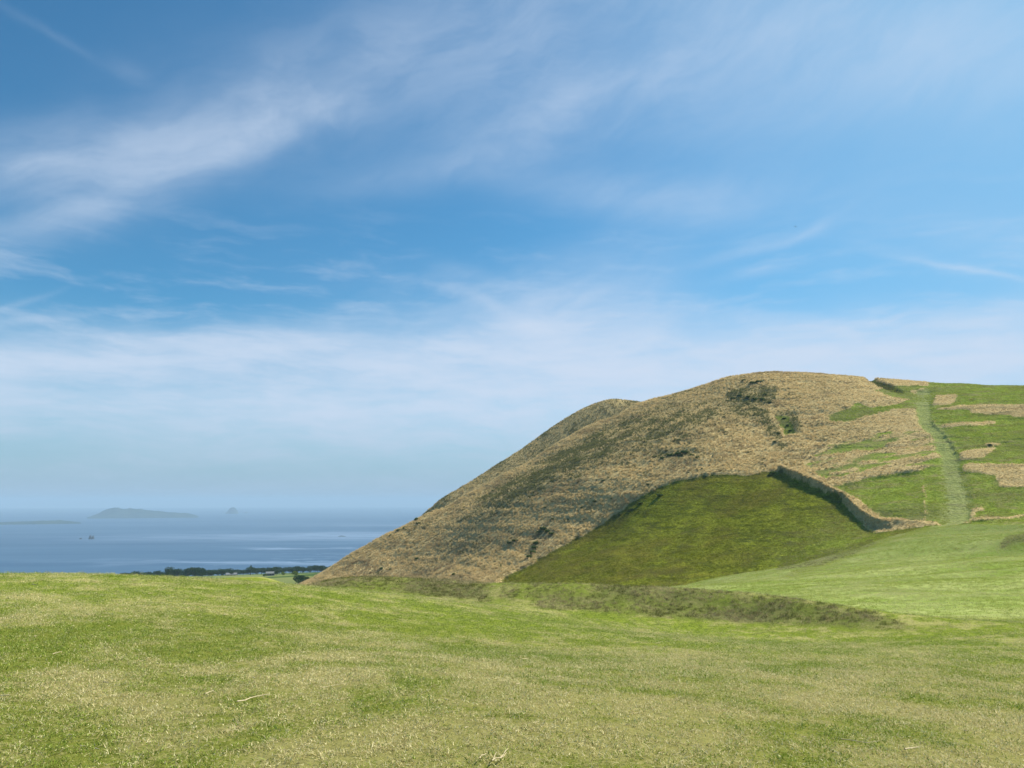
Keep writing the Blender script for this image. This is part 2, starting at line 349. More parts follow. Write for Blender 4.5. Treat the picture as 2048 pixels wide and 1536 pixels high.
# rough banks of the mounds
CREST = [(400,1163),(430,1160),(500,1157),(560,1160),(610,1168),(660,1160),(700,1156),(760,1155),(830,1156),(900,1162),(960,1167),(1080,1170),(1160,1172),(1300,1178),(1400,1184),(1500,1191),(1600,1204),(1680,1217),(1760,1234),(1830,1262)]
BASE = [(400,1160),(560,1172),(700,1183),(850,1198),(1000,1214),(1150,1225),(1300,1235),(1420,1243),(1500,1249),(1620,1256),(1700,1260),(1830,1266)]
vb = np.interp(U, [p[0] for p in BASE], [p[1] for p in BASE]); vc = np.interp(U, [p[0] for p in CREST], [p[1] for p in CREST])
rough = ((DD > 36 - 3 * (U > 1300)) & (DD < 60) & front & (U > 400) & (U < 1840)).astype(float)
rough *= np.clip((vb - V + n1 * 10) / 8, 0, 1) * np.clip((V - vc + 6) / 4, 0, 1)
rough *= np.clip(0.8 + 2.2 * fbm(X / 3.5, Y / 2.5, 4, 41), 0, 1)
for gap in ((600, 26), (1045, 26), (995, 22)):
    rough *= 1 - 0.7 * np.exp(-((U - gap[0]) / gap[1]) ** 2)
rough *= np.interp(U, [1740, 1830], [1, .2])
rough_shade = ((DD > 150) & (DD < 205) & front & inpoly([(1996,1092),(2012,1074),(2048,1066),(2120,1060),(2120,1084),(2020,1086),(2004,1098)], Uw, Vw)).astype(float)  # dark patch stands in for the shaded pit by the right mound
rough_shade = np.maximum(rough_shade, ((DD > 160) & (DD < 226) & inpoly([(1560,1128),(1700,1092),(1740,1078),(1752,1088),(1700,1112),(1640,1130),(1540,1150)], Uw, Vw)) * .8)
rough = np.maximum(rough, soft(rough_shade, 2))
field = front & (DD > 42) & (DD < 226) & (V > 1050) & ~hill
fieldS = soft(field.astype(float), 3) * np.clip((DD - 42) / 14, 0, 1) * np.clip((U - 1150) / 100, 0, 1)

# relief
Z += (.62 * np.exp(-((U - 440) / 60) ** 2) + .72 * np.exp(-((U - 525) / 55) ** 2)) * np.exp(-((DD - 56) / 4.5) ** 2) * front
Z += fbm(X / 4.5, Y / 4.5, 3, 3) * 0.10 * np.clip(DD / 12, 0, 1) * (~hill)
Z += fbm(X / 1.1, Y / 1.1, 2, 9) * 0.035 * (DD < 60) * np.clip(DD / 8, 0, 1)
# wheel-rut like swells of the pale field
Z += field * fbm(X / 22, Y / 7, 3, 61) * 0.7 * np.clip((DD - 50) / 40, 0, 1)
Z += fbm(X / 14, Y / 14, 4, 31) * (.7 + .5 * (U > 1350)) * hill * np.clip((DD - 205) / 40, 0, 1)
# little terraces running along the slope
Z += hill * (fbm(X / 16 + 9, Z / 0.9, 3, 71)) * (0.45 + .75 * (U > 1450) * (V < 900)) * np.clip((DD - 215) / 30, 0, 1) * (1 - 0.7 * bowl)
Z += rough * (fbm(X / .7, Y / .7, 3, 51) * 0.12)
canopy = dryS * (1.0 + 0.7 * fbm(X / 5, Y / 5, 3, 81) + 1.5 * fbm(X / 9 + Y / 30, Z / 1.6, 3, 83)) * np.clip((DD - 200) / 15, 0, 1) * np.interp(U, [1580, 1680, 1850], [1, .75, .5]) * np.interp(DD, [340, 400], [1, .6])
Z -= hill * np.interp(DD, [320, 400], [0, 1.5])
Z += np.maximum(canopy, 0) + ridge * 0.8
Z -= soft(ditch.astype(float), 1) * 1.3
Z -= soft(path.astype(float), 2) * 0.5
Zg = Z.reshape(shp)
def ground_z(x, y):
    a = np.arctan2(x, y); D = np.hypot(x, y)
    i = np.clip(np.searchsorted(azs, a) - 1, 0, NA - 2); j = np.clip(np.searchsorted(Ds, D) - 1, 0, ND - 2)
    fa = np.clip((a - azs[i]) / (azs[i + 1] - azs[i]), 0, 1); fd = np.clip((D - Ds[j]) / (Ds[j + 1] - Ds[j]), 0, 1)
    return (Zg[i, j] * (1 - fa) + Zg[i + 1, j] * fa) * (1 - fd) + (Zg[i, j + 1] * (1 - fa) + Zg[i + 1, j + 1] * fa) * fd
def sample(attr, x, y):
    g = attr.reshape(shp); a = np.arctan2(x, y); D = np.hypot(x, y)
    i = np.clip(np.searchsorted(azs, a) - 1, 0, NA - 2); j = np.clip(np.searchsorted(Ds, D) - 1, 0, ND - 2)
    return g[i, j]
def hit(u, v, dmin, dmax):
    """first place where the ray of a photo point meets the ground between two distances"""
    a, tt = azt(u, v); D = np.exp(np.linspace(math.log(dmin), math.log(dmax), 4000))
    x = D * math.sin(a); y = D * math.cos(a); below = ground_z(x, y) >= CAMZ + D * tt
    k = np.argmax(below) if below.any() else len(D) - 1
    return float(x[k]), float(y[k]), float(ground_z(x[k:k + 1], y[k:k + 1])[0])

# ------------------------------------------------------------------ shading
def new_mat(name):
    m = bpy.data.materials.new(name); m.use_nodes = True; tt = NT(m.node_tree); tt.n.clear()
    out = tt.node('ShaderNodeOutputMaterial'); return m, tt, out
def finish(tt, out, col, rough=0.9, bump=None, bstr=0.5, bdist=0.1, spec=0.0, trans=0.0):
    b = tt.node('ShaderNodeBsdfPrincipled'); tt.put(b.inputs['Base Color'], col); tt.put(b.inputs['Roughness'], rough)
    b.inputs['Specular IOR Level'].default_value = spec
    if bump is not None:
        bn = tt.node('ShaderNodeBump'); bn.inputs['Strength'].default_value = bstr; bn.inputs['Distance'].default_value = bdist
        tt.put(bn.inputs['Height'], bump); tt.l.new(bn.outputs[0], b.inputs['Normal'])
    sh = b.outputs[0]
    if trans:
        tl = tt.node('ShaderNodeBsdfTranslucent'); tt.put(tl.inputs[0], col)
        ms = tt.node('ShaderNodeMixShader'); ms.inputs[0].default_value = trans
        tt.l.new(sh, ms.inputs[1]); tt.l.new(tl.outputs[0], ms.inputs[2]); sh = ms.outputs[0]
    tt.l.new(sh, out.inputs[0])
DRYSPOT = [(1750,1400,2.6,.30),(1300,1480,1.6,.28),(150,1400,1.8,.34),(560,1300,3.0,.28),(760,1440,1.3,.22),(1950,1500,1.3,.3),(1500,1330,3.5,.26),(300,1500,1.0,.2),(90,1218,3.5,.25),(900,1340,2.0,.2),(1150,1400,1.5,.2),
 (300,1290,2.2,-.32),(660,1245,3.4,-.22),(1050,1260,4.0,-.3),(60,1300,2.2,-.3),(1400,1265,4.0,-.15),(1700,1470,.8,-.3),(250,1460,.7,-.2),(620,1400,1.1,-.22)]
def strawness(tt, pos):
    px, py, pz = tt.sep(pos); wob = tt.noise(pos, 1.1, 3, .6); ex = None
    for (u, v, rad, wt) in DRYSPOT:
        hx, hy, _ = hit(u, v, 3, 60); dxx = tt.m('SUBTRACT', px, hx); dyy = tt.m('SUBTRACT', py, hy)
        q = tt.m('DIVIDE', tt.m('MULTIPLY_ADD', dxx, dxx, tt.m('MULTIPLY', dyy, dyy)), rad * rad)
        g = tt.m('MULTIPLY', tt.m('EXPONENT', tt.m('MULTIPLY', q, tt.m('MULTIPLY', wob, -2.0))), wt * .42)
        ex = g if ex is None else tt.m('ADD', ex, g)
    a = tt.noise(pos, 0.4, 5, 0.62, 1.0); b = tt.noise(pos, 2.2, 4, 0.65)
    s = tt.m('ADD', tt.m('MULTIPLY', a, 1.5), tt.m('MULTIPLY', b, 0.9))
    return tt.rng(tt.m('ADD', s, ex), 0.92, 1.56)
G1, G2, G3 = (0.16, 0.23, 0.015), (0.30, 0.38, 0.045), (0.44, 0.50, 0.13)
S1, S2 = (0.56, 0.47, 0.19), (0.82, 0.72, 0.38)

def ground_mat():
    m, t, out = new_mat('turf'); pos = t.node('ShaderNodeNewGeometry').outputs['Position']
    px, py, pz = t.sep(pos); dist = t.v('LENGTH', t.xyz(px, py, 0.0), out=1)
    A = t.node('ShaderNodeAttribute', attribute_name='cover'); ca = t.sep(A.outputs['Color'])
    rough_, field_ = ca[0], ca[1]
    s = strawness(t, pos)
    fine = t.noise(pos, 22, 3, 0.7); mid = t.noise(pos, 5, 4, 0.65); big = t.noise(pos, 0.6, 3, .5)
    g = t.mix(t.rng(mid, .3, .7), G1, G2); g = t.mix(t.m('MULTIPLY', t.rng(fine, .4, .75), .7), g, G3)
    st = t.mix(fine, S1, S2)
    k = t.rng(t.m('ADD', s, t.m('MULTIPLY', t.m('SUBTRACT', fine, .5), 1.6)), .25, .85)
    lawn = t.mix(t.m('MULTIPLY', k, .5), g, st); lawn = t.mix(1.0, lawn, (.66, .64, .60), 'MULTIPLY')  # overall darkening stands in for the turf's self-shadow
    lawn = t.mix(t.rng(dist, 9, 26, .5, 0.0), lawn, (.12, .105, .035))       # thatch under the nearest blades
    # pale field
    fs = t.noise(t.v('MULTIPLY', pos, (.05, .14, .1)), 1.0, 6, .65, 1.2); ff = t.noise(pos, 1.3, 4, .7)
    fcol = t.mix(t.rng(t.m('ADD', fs, t.m('MULTIPLY', t.m('SUBTRACT', ff, .5), .45)), .35, .68), (.20, .265, .05), (.35, .38, .13))
    fcol = t.mix(t.rng(t.noise(pos, .11, 4, .6), .58, .72, 0, .5), fcol, (.17, .15, .07))
    c = t.mix(t.rng(field_, .25, .75), lawn, t.mix(t.rng(dist, 120, 200, 0, .6), fcol, (.15, .19, .05)))
    ec = t.mix(t.rng(ff, .3, .72), (.11, .135, .015), (.22, .25, .035))
    c = t.mix(t.rng(ca[2], .1, .8), c, ec)
    rc = t.mix(t.rng(fine, .3, .7), (.09, .10, .03), (.22, .20, .085)); rc = t.mix(t.rng(mid, .45, .7, 0, .8), rc, (.085, .12, .03))
    rc = t.mix(t.rng(big, .55, .75, 0, .6), rc, (.20, .16, .09))
    c = t.mix(t.m('MULTIPLY', rough_, .92), c, rc)
    # far coastal plain: hay fields and pasture
    fx = t.noise(pos, .006, 2, .4); vor = t.node('ShaderNodeTexVoronoi'); t.put(vor.inputs['Vector'], pos); vor.inputs['Scale'].default_value = .009
    fc = t.mix(vor.outputs['Color'], (.10, .15, .03), (.20, .22, .08)); fc = t.mix(t.rng(fx, .4, .6), fc, (.06, .10, .03))
    c = t.mix(t.rng(dist, 380, 500), c, fc)
    bump = t.m('ADD', t.m('MULTIPLY', fine, .35), mid)
    finish(t, out, c, .95, bump, .7, .05)
    return m
def hill_mat():
    m, t, out = new_mat('hillside_grass'); pos = t.node('ShaderNodeNewGeometry').outputs['Position']
    A = t.node('ShaderNodeAttribute', attribute_name='cover'); ca = t.sep(A.outputs['Color'])
    B = t.node('ShaderNodeAttribute', attribute_name='cover2'); cb = t.sep(B.outputs['Color'])
    dry_, bowl_, green_ = ca; path_, ditch_shade_, weed_ = cb
    stre = t.v('MULTIPLY', pos, (.13, .13, .75))
    la = t.noise(stre, 1.0, 5, .62, .3); fi = t.noise(pos, 1.1, 4, .7); bigN = t.noise(pos, .035, 4, .6)
    tan = t.mix(t.rng(fi, .3, .7), (.40, .30, .13), (.58, .44, .21))
    tan = t.mix(t.rng(la, .58, .74, 0, .55), tan, (.13, .12, .04))
    gg = t.mix(t.rng(fi, .3, .7), (.14, .20, .02), (.29, .35, .06)); gg = t.mix(t.rng(la, .46, .66, 0, .8), gg, (.27, .235, .10)); gg = t.mix(t.rng(bigN, .45, .62, 0, .7), gg, (.19, .19, .07))
    bo = t.mix(t.rng(fi, .3, .72), (.12, .14, .012), (.26, .275, .03)); bo = t.mix(t.rng(la, .45, .68, 0, .75), bo, (.055, .07, .016))
    bo = t.mix(t.rng(bigN, .42, .62, 0, .65), bo, (.15, .12, .025)); bo = t.mix(t.rng(t.noise(pos, .07, 5, .65, 1.0), .56, .72, 0, .45), bo, (.06, .075, .016))
    k = t.rng(t.m('ADD', dry_, t.m('MULTIPLY', t.m('SUBTRACT', fi, .5), .6)), .3, .6)
    c = t.mix(bowl_, gg, bo); c = t.mix(k, c, tan)
    pc = t.mix(t.rng(t.noise(pos, .9, 4, .7), .35, .65), (.23, .25, .08), (.33, .35, .14)); pc = t.mix(t.rng(la, .55, .7, 0, .5), pc, (.10, .09, .05))
    c = t.mix(t.m('MULTIPLY', weed_, .6), c, (.06, .075, .025))
    c = t.mix(t.m('MULTIPLY', path_, .8), c, pc)
    c = t.mix(t.m('MULTIPLY', ditch_shade_, .9), c, t.mix(fi, (.028, .032, .010), (.06, .058, .02)))  # one dark tone for ditch, weed line and the bank's painted shade
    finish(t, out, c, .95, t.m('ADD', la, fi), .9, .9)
    return m
M_turf = ground_mat(); M_hill = hill_mat()

def tag(o, label=None, cat=None, group=None, kind=None):
    if label: o['label'] = label
    if cat: o['category'] = cat
    if group: o['group'] = group
    if kind: o['kind'] = kind
    return o
def mesh_np(name, verts, faces, mat, smooth=True, attrs=None, normals=None):
    me = bpy.data.meshes.new(name); nv = len(verts); verts = np.asarray(verts, np.float32); faces = np.asarray(faces, np.int32)
    k = faces.shape[1]
    me.vertices.add(nv); me.vertices.foreach_set('co', verts.ravel())
    me.loops.add(faces.size); me.loops.foreach_set('vertex_index', faces.ravel())
    me.polygons.add(len(faces)); me.polygons.foreach_set('loop_start', np.arange(0, faces.size, k, dtype=np.int32))
    me.update(calc_edges=True)
    me.polygons.foreach_set('use_smooth', np.full(len(faces), smooth))
    for an, dat in (attrs or {}).items():
        if dat.ndim == 1:
            at = me.attributes.new(an, 'FLOAT', 'POINT'); at.data.foreach_set('value', dat.astype(np.float32))
        else:
            at = me.attributes.new(an, 'FLOAT_COLOR', 'POINT'); at.data.foreach_set('color', dat.astype(np.float32).ravel())
    if normals is not None: me.normals_split_custom_set_from_vertices([tuple(q) for q in normals.tolist()])
    if mat: me.materials.append(mat)
    return me
def link(name, me, parent=None):
    o = bpy.data.objects.new(name, me); C.objects.link(o)
    if parent: o.parent = parent
    return o

# ------------------------------------------------------------------ terrain meshes
idx = np.arange(NA * ND).reshape(shp)
f = np.stack([idx[:-1, :-1], idx[:-1, 1:], idx[1:, 1:], idx[1:, :-1]], -1).reshape(-1, 4)[:, ::-1]
P3 = np.stack([X, Y, Z], -1)
G3_ = P3.reshape(NA, ND, 3)
ta = np.gradient(G3_, axis=0); td = np.gradient(G3_, axis=1)
N3 = np.cross(td, ta); N3 *= np.sign(N3[..., 2:3] + 1e-9); N3 /= np.linalg.norm(N3, axis=-1, keepdims=True) + 1e-12; N3 = N3.reshape(-1, 3)
e1 = P3[f[:, 1]] - P3[f[:, 0]]; e2 = P3[f[:, 2]] - P3[f[:, 0]]
if np.median(np.cross(e1, e2)[:, 2]) < 0: f = f[:, ::-1]
one = np.ones(len(X))
covG = np.stack([rough, fieldS, soft(edge, 2), one], -1); veg = soft(veg, 1)
covH = np.stack([dryS, soft(bowl * (1 - .65 * gau(1690, 1085, 150, 60, 20)), 1), soft(green.astype(float), 1), one], -1)
covH2 = np.stack([soft(path.astype(float), 2), np.maximum(soft(ditch.astype(float), 1), soft(shade_weeds, 1)), veg, one], -1)
fc = f
isP = path[fc].all(1); isH = hill[fc].sum(1) >= 3; isP &= isH; isR = (rough[fc].mean(1) > .45) & ~isH & (DD[fc[:, 0]] < 70)
def piece(name, sel, mat):
    ff = f[sel]; used = np.unique(ff); mp = np.full(len(X), -1, np.int64); mp[used] = np.arange(len(used))
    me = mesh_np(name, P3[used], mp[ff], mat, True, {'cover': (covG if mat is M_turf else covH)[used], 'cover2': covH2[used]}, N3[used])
    return tag(link(name, me), kind='structure')
piece('ground', ~isH & ~isR, M_turf)
piece('grass_bank', isR, M_turf)
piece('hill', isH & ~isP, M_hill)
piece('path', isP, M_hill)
# cap under the camera so that the sheet has no hole
k0 = idx[:, 0]; cv = np.concatenate([P3[k0], [[0, 0, float(Z[k0].mean())]]]); nn = len(k0)
cfaces = np.stack([np.arange(nn), (np.arange(nn) + 1) % nn, np.full(nn, nn)], -1)
tag(link('ground', mesh_np('ground_cap', cv, cfaces, M_turf, True, {'cover': np.tile([0, 0, 0, 1.], (nn + 1, 1))})), kind='structure')

# ------------------------------------------------------------------ sea
def sea_mat():
    m, t, out = new_mat('sea_water'); pos = t.node('ShaderNodeNewGeometry').outputs['Position']
    x, y, z = t.sep(pos)
    a = t.noise(t.v('MULTIPLY', pos, (.00045, .0016, 0)), 1.0, 6, .62, .8)
    b = t.noise(t.v('MULTIPLY', pos, (.0012, .0035, 0)), 1.0, 6, .6, 1.5)
    rn = t.noise(t.v('MULTIPLY', pos, (.02, .05, 0)), 1.0, 4, .6)
    # calm slicks off the headland, in front of the hill foot
    wx = t.v('ADD', pos, t.v('SCALE', t.v('SUBTRACT', t.noise(pos, .0016, 4, .6, 0, True), (.5, .5, .5)), 900.0))
    wx2, wy2, _ = t.sep(wx)
    def band(cx, cy, sx, sy, ang=0.0):
        ca_, sa_ = math.cos(ang), math.sin(ang)
        dx_ = t.m('SUBTRACT', wx2, cx); dy_ = t.m('SUBTRACT', wy2, cy)
        A = t.m('DIVIDE', t.m('ADD', t.m('MULTIPLY', dx_, ca_), t.m('MULTIPLY', dy_, sa_)), sx)
        B = t.m('DIVIDE', t.m('SUBTRACT', t.m('MULTIPLY', dy_, ca_), t.m('MULTIPLY', dx_, sa_)), sy)
        return t.m('EXPONENT', t.m('MULTIPLY', t.m('ADD', t.m('MULTIPLY', A, A), t.m('MULTIPLY', B, B)), -1.0))
    def at(u, v): 
        a_, t_ = azt(u, v); D = (CAMZ + 225) / -t_; return D * math.sin(a_), D * math.cos(a_)
    s = None
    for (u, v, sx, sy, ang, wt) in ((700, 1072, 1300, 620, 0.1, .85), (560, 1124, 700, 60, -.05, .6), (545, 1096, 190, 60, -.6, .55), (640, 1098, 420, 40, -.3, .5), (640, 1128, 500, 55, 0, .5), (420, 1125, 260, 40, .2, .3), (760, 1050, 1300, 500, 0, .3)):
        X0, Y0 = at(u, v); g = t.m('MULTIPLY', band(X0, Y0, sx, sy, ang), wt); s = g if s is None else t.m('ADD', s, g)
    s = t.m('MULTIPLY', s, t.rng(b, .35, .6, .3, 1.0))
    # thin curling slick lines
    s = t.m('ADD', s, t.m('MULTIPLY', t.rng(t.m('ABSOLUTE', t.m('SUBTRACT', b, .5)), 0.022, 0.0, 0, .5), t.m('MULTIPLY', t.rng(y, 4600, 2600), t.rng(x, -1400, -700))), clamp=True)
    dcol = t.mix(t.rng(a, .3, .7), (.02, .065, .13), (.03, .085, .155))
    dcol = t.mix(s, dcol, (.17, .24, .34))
    df = t.node('ShaderNodeBsdfDiffuse'); t.put(df.inputs[0], dcol)
    gl = t.node('ShaderNodeBsdfGlossy'); gl.inputs[0].default_value = (.9, .95, 1, 1); gl.inputs['Roughness'].default_value = .32
    bn = t.node('ShaderNodeBump'); bn.inputs['Strength'].default_value = .12; bn.inputs['Distance'].default_value = 2; t.put(bn.inputs['Height'], rn)
    t.l.new(bn.outputs[0], gl.inputs['Normal'])
    ms = t.node('ShaderNodeMixShader'); t.put(ms.inputs[0], t.m('ADD', t.rng(a, .3, .7, .10, .15), t.m('MULTIPLY', s, .25)))
    t.l.new(df.outputs[0], ms.inputs[1]); t.l.new(gl.outputs[0], ms.inputs[2]); t.l.new(ms.outputs[0], out.inputs[0])
    return m
SEA = -225.0; SEAR = 31500.0
sa = np.radians(np.linspace(0, 360, 181)[:-1]); sr = np.array([300, 1200, 2400, 5000, 9000, 15000, 22000, SEAR])
sv = np.concatenate([[[0, 0, SEA - 40]], np.stack([np.outer(sr, np.sin(sa)).ravel(), np.outer(sr, np.cos(sa)).ravel(), np.repeat([SEA - 40, SEA - 15] + [SEA] * 6, 180)], -1)])
sf = []
for i in range(len(sr) - 1):
    for j in range(180): sf.append((1 + i * 180 + j, 1 + i * 180 + (j + 1) % 180, 1 + (i + 1) * 180 + (j + 1) % 180, 1 + (i + 1) * 180 + j))
for j in range(0, 180, 2): sf.append((0, 1 + (j + 2) % 180, 1 + j + 1, 1 + j))
sf = np.array(sf)[:, ::-1]
tag(link('sea', mesh_np('sea', sv, sf, sea_mat(), False)), kind='structure')

# ------------------------------------------------------------------ islands and sea rocks
def rock_mat(name, lo, hi, scale):
    m, t, out = new_mat(name); pos = t.node('ShaderNodeNewGeometry').outputs['Position']
    n = t.noise(pos, scale, 5, .65); finish(t, out, t.mix(t.rng(n, .35, .65), lo, hi), .9, n, .8, 4)
    return m
M_isl = rock_mat('island_scrub', (.012, .03, .02), (.04, .06, .035), .012)
M_rock = rock_mat('sea_rock', (.03, .03, .03), (.10, .09, .08), .15)
def sea_at(u, v):
    a, tt = azt(u, v); D = (CAMZ - SEA) / -tt; return D * math.sin(a), D * math.cos(a), D
def landmass(name, prof, vwater, depth, mat, rough_amp, seed):
    """prof: list of (u, height px above the waterline); a heightfield island of its own real depth"""
    u0, u1 = prof[0][0], prof[-1][0]; n, mrow = 120, 26
    x0, y0, D0 = sea_at((u0 + u1) / 2, vwater); vs = []
    for i in range(n):
        u = u0 + (u1 - u0) * i / (n - 1); a, _ = azt(u, vwater); h = np.interp(u, [p[0] for p in prof], [p[1] for p in prof]) * D0 / F
        for j in range(mrow):
            s = j / (mrow - 1); dd = D0 + (s - .12) * depth; x = dd * math.sin(a); y = dd * math.cos(a)
            hh = h * max(0, math.sin(math.pi * min(1, s * 1.02))) ** .6 * (1 + rough_amp * float(fbm(np.array([x / depth * 9]), np.array([y / depth * 9]), 4, seed)[0]))
            edge = min(i, n - 1 - i, 3) / 3
            vs.append((x, y, SEA - 6 + hh * edge + 6 * (edge * (0 < j < mrow - 1))))
    fs = [(i * mrow + j, i * mrow + j + 1, (i + 1) * mrow + j + 1, (i + 1) * mrow + j) for i in range(n - 1) for j in range(mrow - 1)]
    return link(name, mesh_np(name, vs, np.array(fs)[:, ::-1], mat))
tag(landmass('island', [(170,0),(182,3),(195,7),(212,14),(228,17),(245,16.5),(262,16),(280,14.5),(300,12),(330,9.5),(352,9),(372,7.5),(388,4.5),(400,1)], 1036, 900, M_isl, .5, 5), kind='structure')
tag(landmass('low_island', [(-60,1),(0,3.2),(40,3.5),(80,4.5),(120,5),(140,3.5),(165,1)], 1048.5, 500, M_isl, .6, 8), kind='structure')
def rock(name, u, v, wpx, hpx, label, seed, peaks=((0, 1, 1),), mat=None):
    x0, y0, D = sea_at(u, v); Wd = wpx * D / F; H = hpx * D / F; n = 26; vs = []
    for i in range(n):
        for j in range(n):
            p = i / (n - 1) * 2 - 1; q = j / (n - 1) * 2 - 1; h = 0
            for (c, wd, hh) in peaks: h = max(h, hh * max(0, 1 - ((p - c) ** 2 + q * q * .8) / (wd * wd)) ** .75)
            h *= 1 + .9 * float(fbm(np.array([p * 3.3 + seed]), np.array([q * 3.3]), 4, seed)[0])
            vs.append((x0 + p * Wd / 2, y0 + q * Wd * .4, SEA - 3 + h * H + (3 if h > 0 else 0)))
    fs = [(i * n + j, i * n + j + 1, (i + 1) * n + j + 1, (i + 1) * n + j) for i in range(n - 1) for j in range(n - 1)]
    return tag(link(name, mesh_np(name, vs, np.array(fs)[:, ::-1], mat or M_rock, False)), label, 'rock')
rock('rock_islet', 465, 1027.5, 29, 11, 'steep domed rock islet in the hazy sea to the right of the long island', 3, ((0, .72, 1), (-.6, .4, .3)), M_isl)
rock('sea_rock', 492, 1026.5, 7, 2, 'tiny flat rock just right of the steep domed islet', 4, ((0, 1, 1),), M_isl)
rock('sea_stack', 182.5, 1078.5, 11, 6.5, 'dark twin pointed sea stack standing alone in the open water', 5, ((-.35, .55, 1), (.5, .45, .9)))
rock('sea_rock', 161, 1078.5, 5, 2.2, 'small low rock just left of the twin pointed sea stack', 6)
rock('sea_rock', 684, 1073, 15, 1.3, 'long flat reef in the pale water close to the hill slope', 7)

# ------------------------------------------------------------------ grass: prototypes and scattering
def blades(n, rad, h0, h1, wd, lean, segs=2, plume=0.0):
    """one clump: n bent blades; attribute rnd differs from blade to blade, tip runs 0..1 up each blade"""
    vs, fs, rn, tp = [], [], [], []
    for i in range(n):
        a = random.uniform(0, 2 * math.pi); r = rad * math.sqrt(random.random()); bx, by = r * math.cos(a), r * math.sin(a)
        h = random.uniform(h0, h1); th = random.uniform(0, 2 * math.pi) ; ln = random.uniform(*lean) * h
        lx, ly = math.cos(th) * ln, math.sin(th) * ln; fa = random.uniform(0, math.pi); wx, wy = math.cos(fa), math.sin(fa)
        q = random.random(); b0 = len(vs); ww = wd * random.uniform(.7, 1.3)
        for k in range(segs + 1):
            s = k / segs; cx = bx + lx * s * s; cy = by + ly * s * s; cz = h * (s - .25 * s * s * (ln / max(h, 1e-4)))
            hw = ww * .5 * ((1 - s * .92) if not plume else (.5 + plume * math.sin(math.pi * min(1, s * 1.02)) ))
            vs += [(cx - wx * hw, cy - wy * hw, cz), (cx + wx * hw, cy + wy * hw, cz)]; rn += [q, q]; tp += [s, s]
        for k in range(segs): fs.append((b0 + 2 * k, b0 + 2 * k + 1, b0 + 2 * k + 3, b0 + 2 * k + 2))
    return np.array(vs), np.array(fs), {'rnd': np.array(rn), 'tip': np.array(tp)}
def proto(name, mat, *a, **k):
    v_, f_, at_ = blades(*a, **k); o = bpy.data.objects.new(name, mesh_np(name, v_, f_, mat, True, at_)); return o
def scatter(name, label, x, y, z, scl, tint, protos, tilt=.15, cat=None, wild=None):
    n = len(x); me = bpy.data.meshes.new(name); me.vertices.add(n)
    me.vertices.foreach_set('co', np.stack([x, y, z], -1).astype(np.float32).ravel())
    a = me.attributes.new('scl', 'FLOAT', 'POINT'); a.data.foreach_set('value', scl.astype(np.float32))
    a = me.attributes.new('tint', 'FLOAT', 'POINT'); a.data.foreach_set('value', tint.astype(np.float32))
    if wild is not None: a = me.attributes.new('wild', 'FLOAT', 'POINT'); a.data.foreach_set('value', wild.astype(np.float32))
    rot = np.stack([RNG.normal(0, tilt, n), RNG.normal(0, tilt, n), RNG.uniform(0, 6.283, n)], -1)
    a = me.attributes.new('rot', 'FLOAT_VECTOR', 'POINT'); a.data.foreach_set('vector', rot.astype(np.float32).ravel())
    a = me.attributes.new('pick', 'INT', 'POINT'); a.data.foreach_set('value', RNG.integers(0, len(protos), n).astype(np.int32))
    o = link(name, me); tag(o, label, cat or 'grass', kind='stuff')
    ng = bpy.data.node_groups.new(name, 'GeometryNodeTree'); ng.interface.new_socket('Geometry', in_out='INPUT', socket_type='NodeSocketGeometry')
    ng.interface.new_socket('Geometry', in_out='OUTPUT', socket_type='NodeSocketGeometry')
    gi = ng.nodes.new('NodeGroupInput'); go = ng.nodes.new('NodeGroupOutput'); ip = ng.nodes.new('GeometryNodeInstanceOnPoints')
    jn = ng.nodes.new('GeometryNodeJoinGeometry')
    for p in reversed(protos):
        oi = ng.nodes.new('GeometryNodeObjectInfo'); oi.inputs['Object'].default_value = p; oi.inputs['As Instance'].default_value = True
        ng.links.new(oi.outputs['Geometry'], jn.inputs[0])
    def na(nm, ty):
        q = ng.nodes.new('GeometryNodeInputNamedAttribute'); q.data_type = ty; q.inputs[0].default_value = nm
        return [s for s in q.outputs if s.enabled and s.name == 'Attribute'][0]
    er = ng.nodes.new('FunctionNodeEulerToRotation')
    ng.links.new(na('rot', 'FLOAT_VECTOR'), er.inputs[0]); ng.links.new(er.outputs[0], ip.inputs['Rotation'])
    ng.links.new(na('scl', 'FLOAT'), ip.inputs['Scale']); ng.links.new(na('pick', 'INT'), ip.inputs['Instance Index'])
    ip.inputs['Pick Instance'].default_value = True
    ng.links.new(gi.outputs[0], ip.inputs['Points']); ng.links.new(jn.outputs[0], ip.inputs['Instance']); ng.links.new(ip.outputs[0], go.inputs[0])
    md = o.modifiers.new('scatter', 'NODES'); md.node_group = ng
    return o
def lawn_blade_mat():
    m, t, out = new_mat('lawn_blades'); pos = t.node('ShaderNodeNewGeometry').outputs['Position']
    s = strawness(t, pos); r = t.attr('rnd'); ti = t.attr('tint', 'INSTANCER')
    k = t.rng(t.m('SUBTRACT', t.m('ADD', t.m('MULTIPLY', s, .62), .16), t.m('ADD', t.m('MULTIPLY', r, .7), t.m('MULTIPLY', ti, .3))), -.06, .06)
    r2 = t.m('FRACT', t.m('ADD', t.m('MULTIPLY', r, 7.3), ti))
    g = t.mix(r2, (.10, .16, .012), G2); g = t.mix(t.rng(r2, .5, 1, 0, .95), g, G3)
    st = t.mix(r2, (.42, .34, .12), (.90, .80, .46)); st = t.mix(t.rng(ti, .85, 1, 0, .6), st, (.30, .21, .13))
    finish(t, out, t.mix(k, g, st), .6, spec=.05, trans=.3); return m
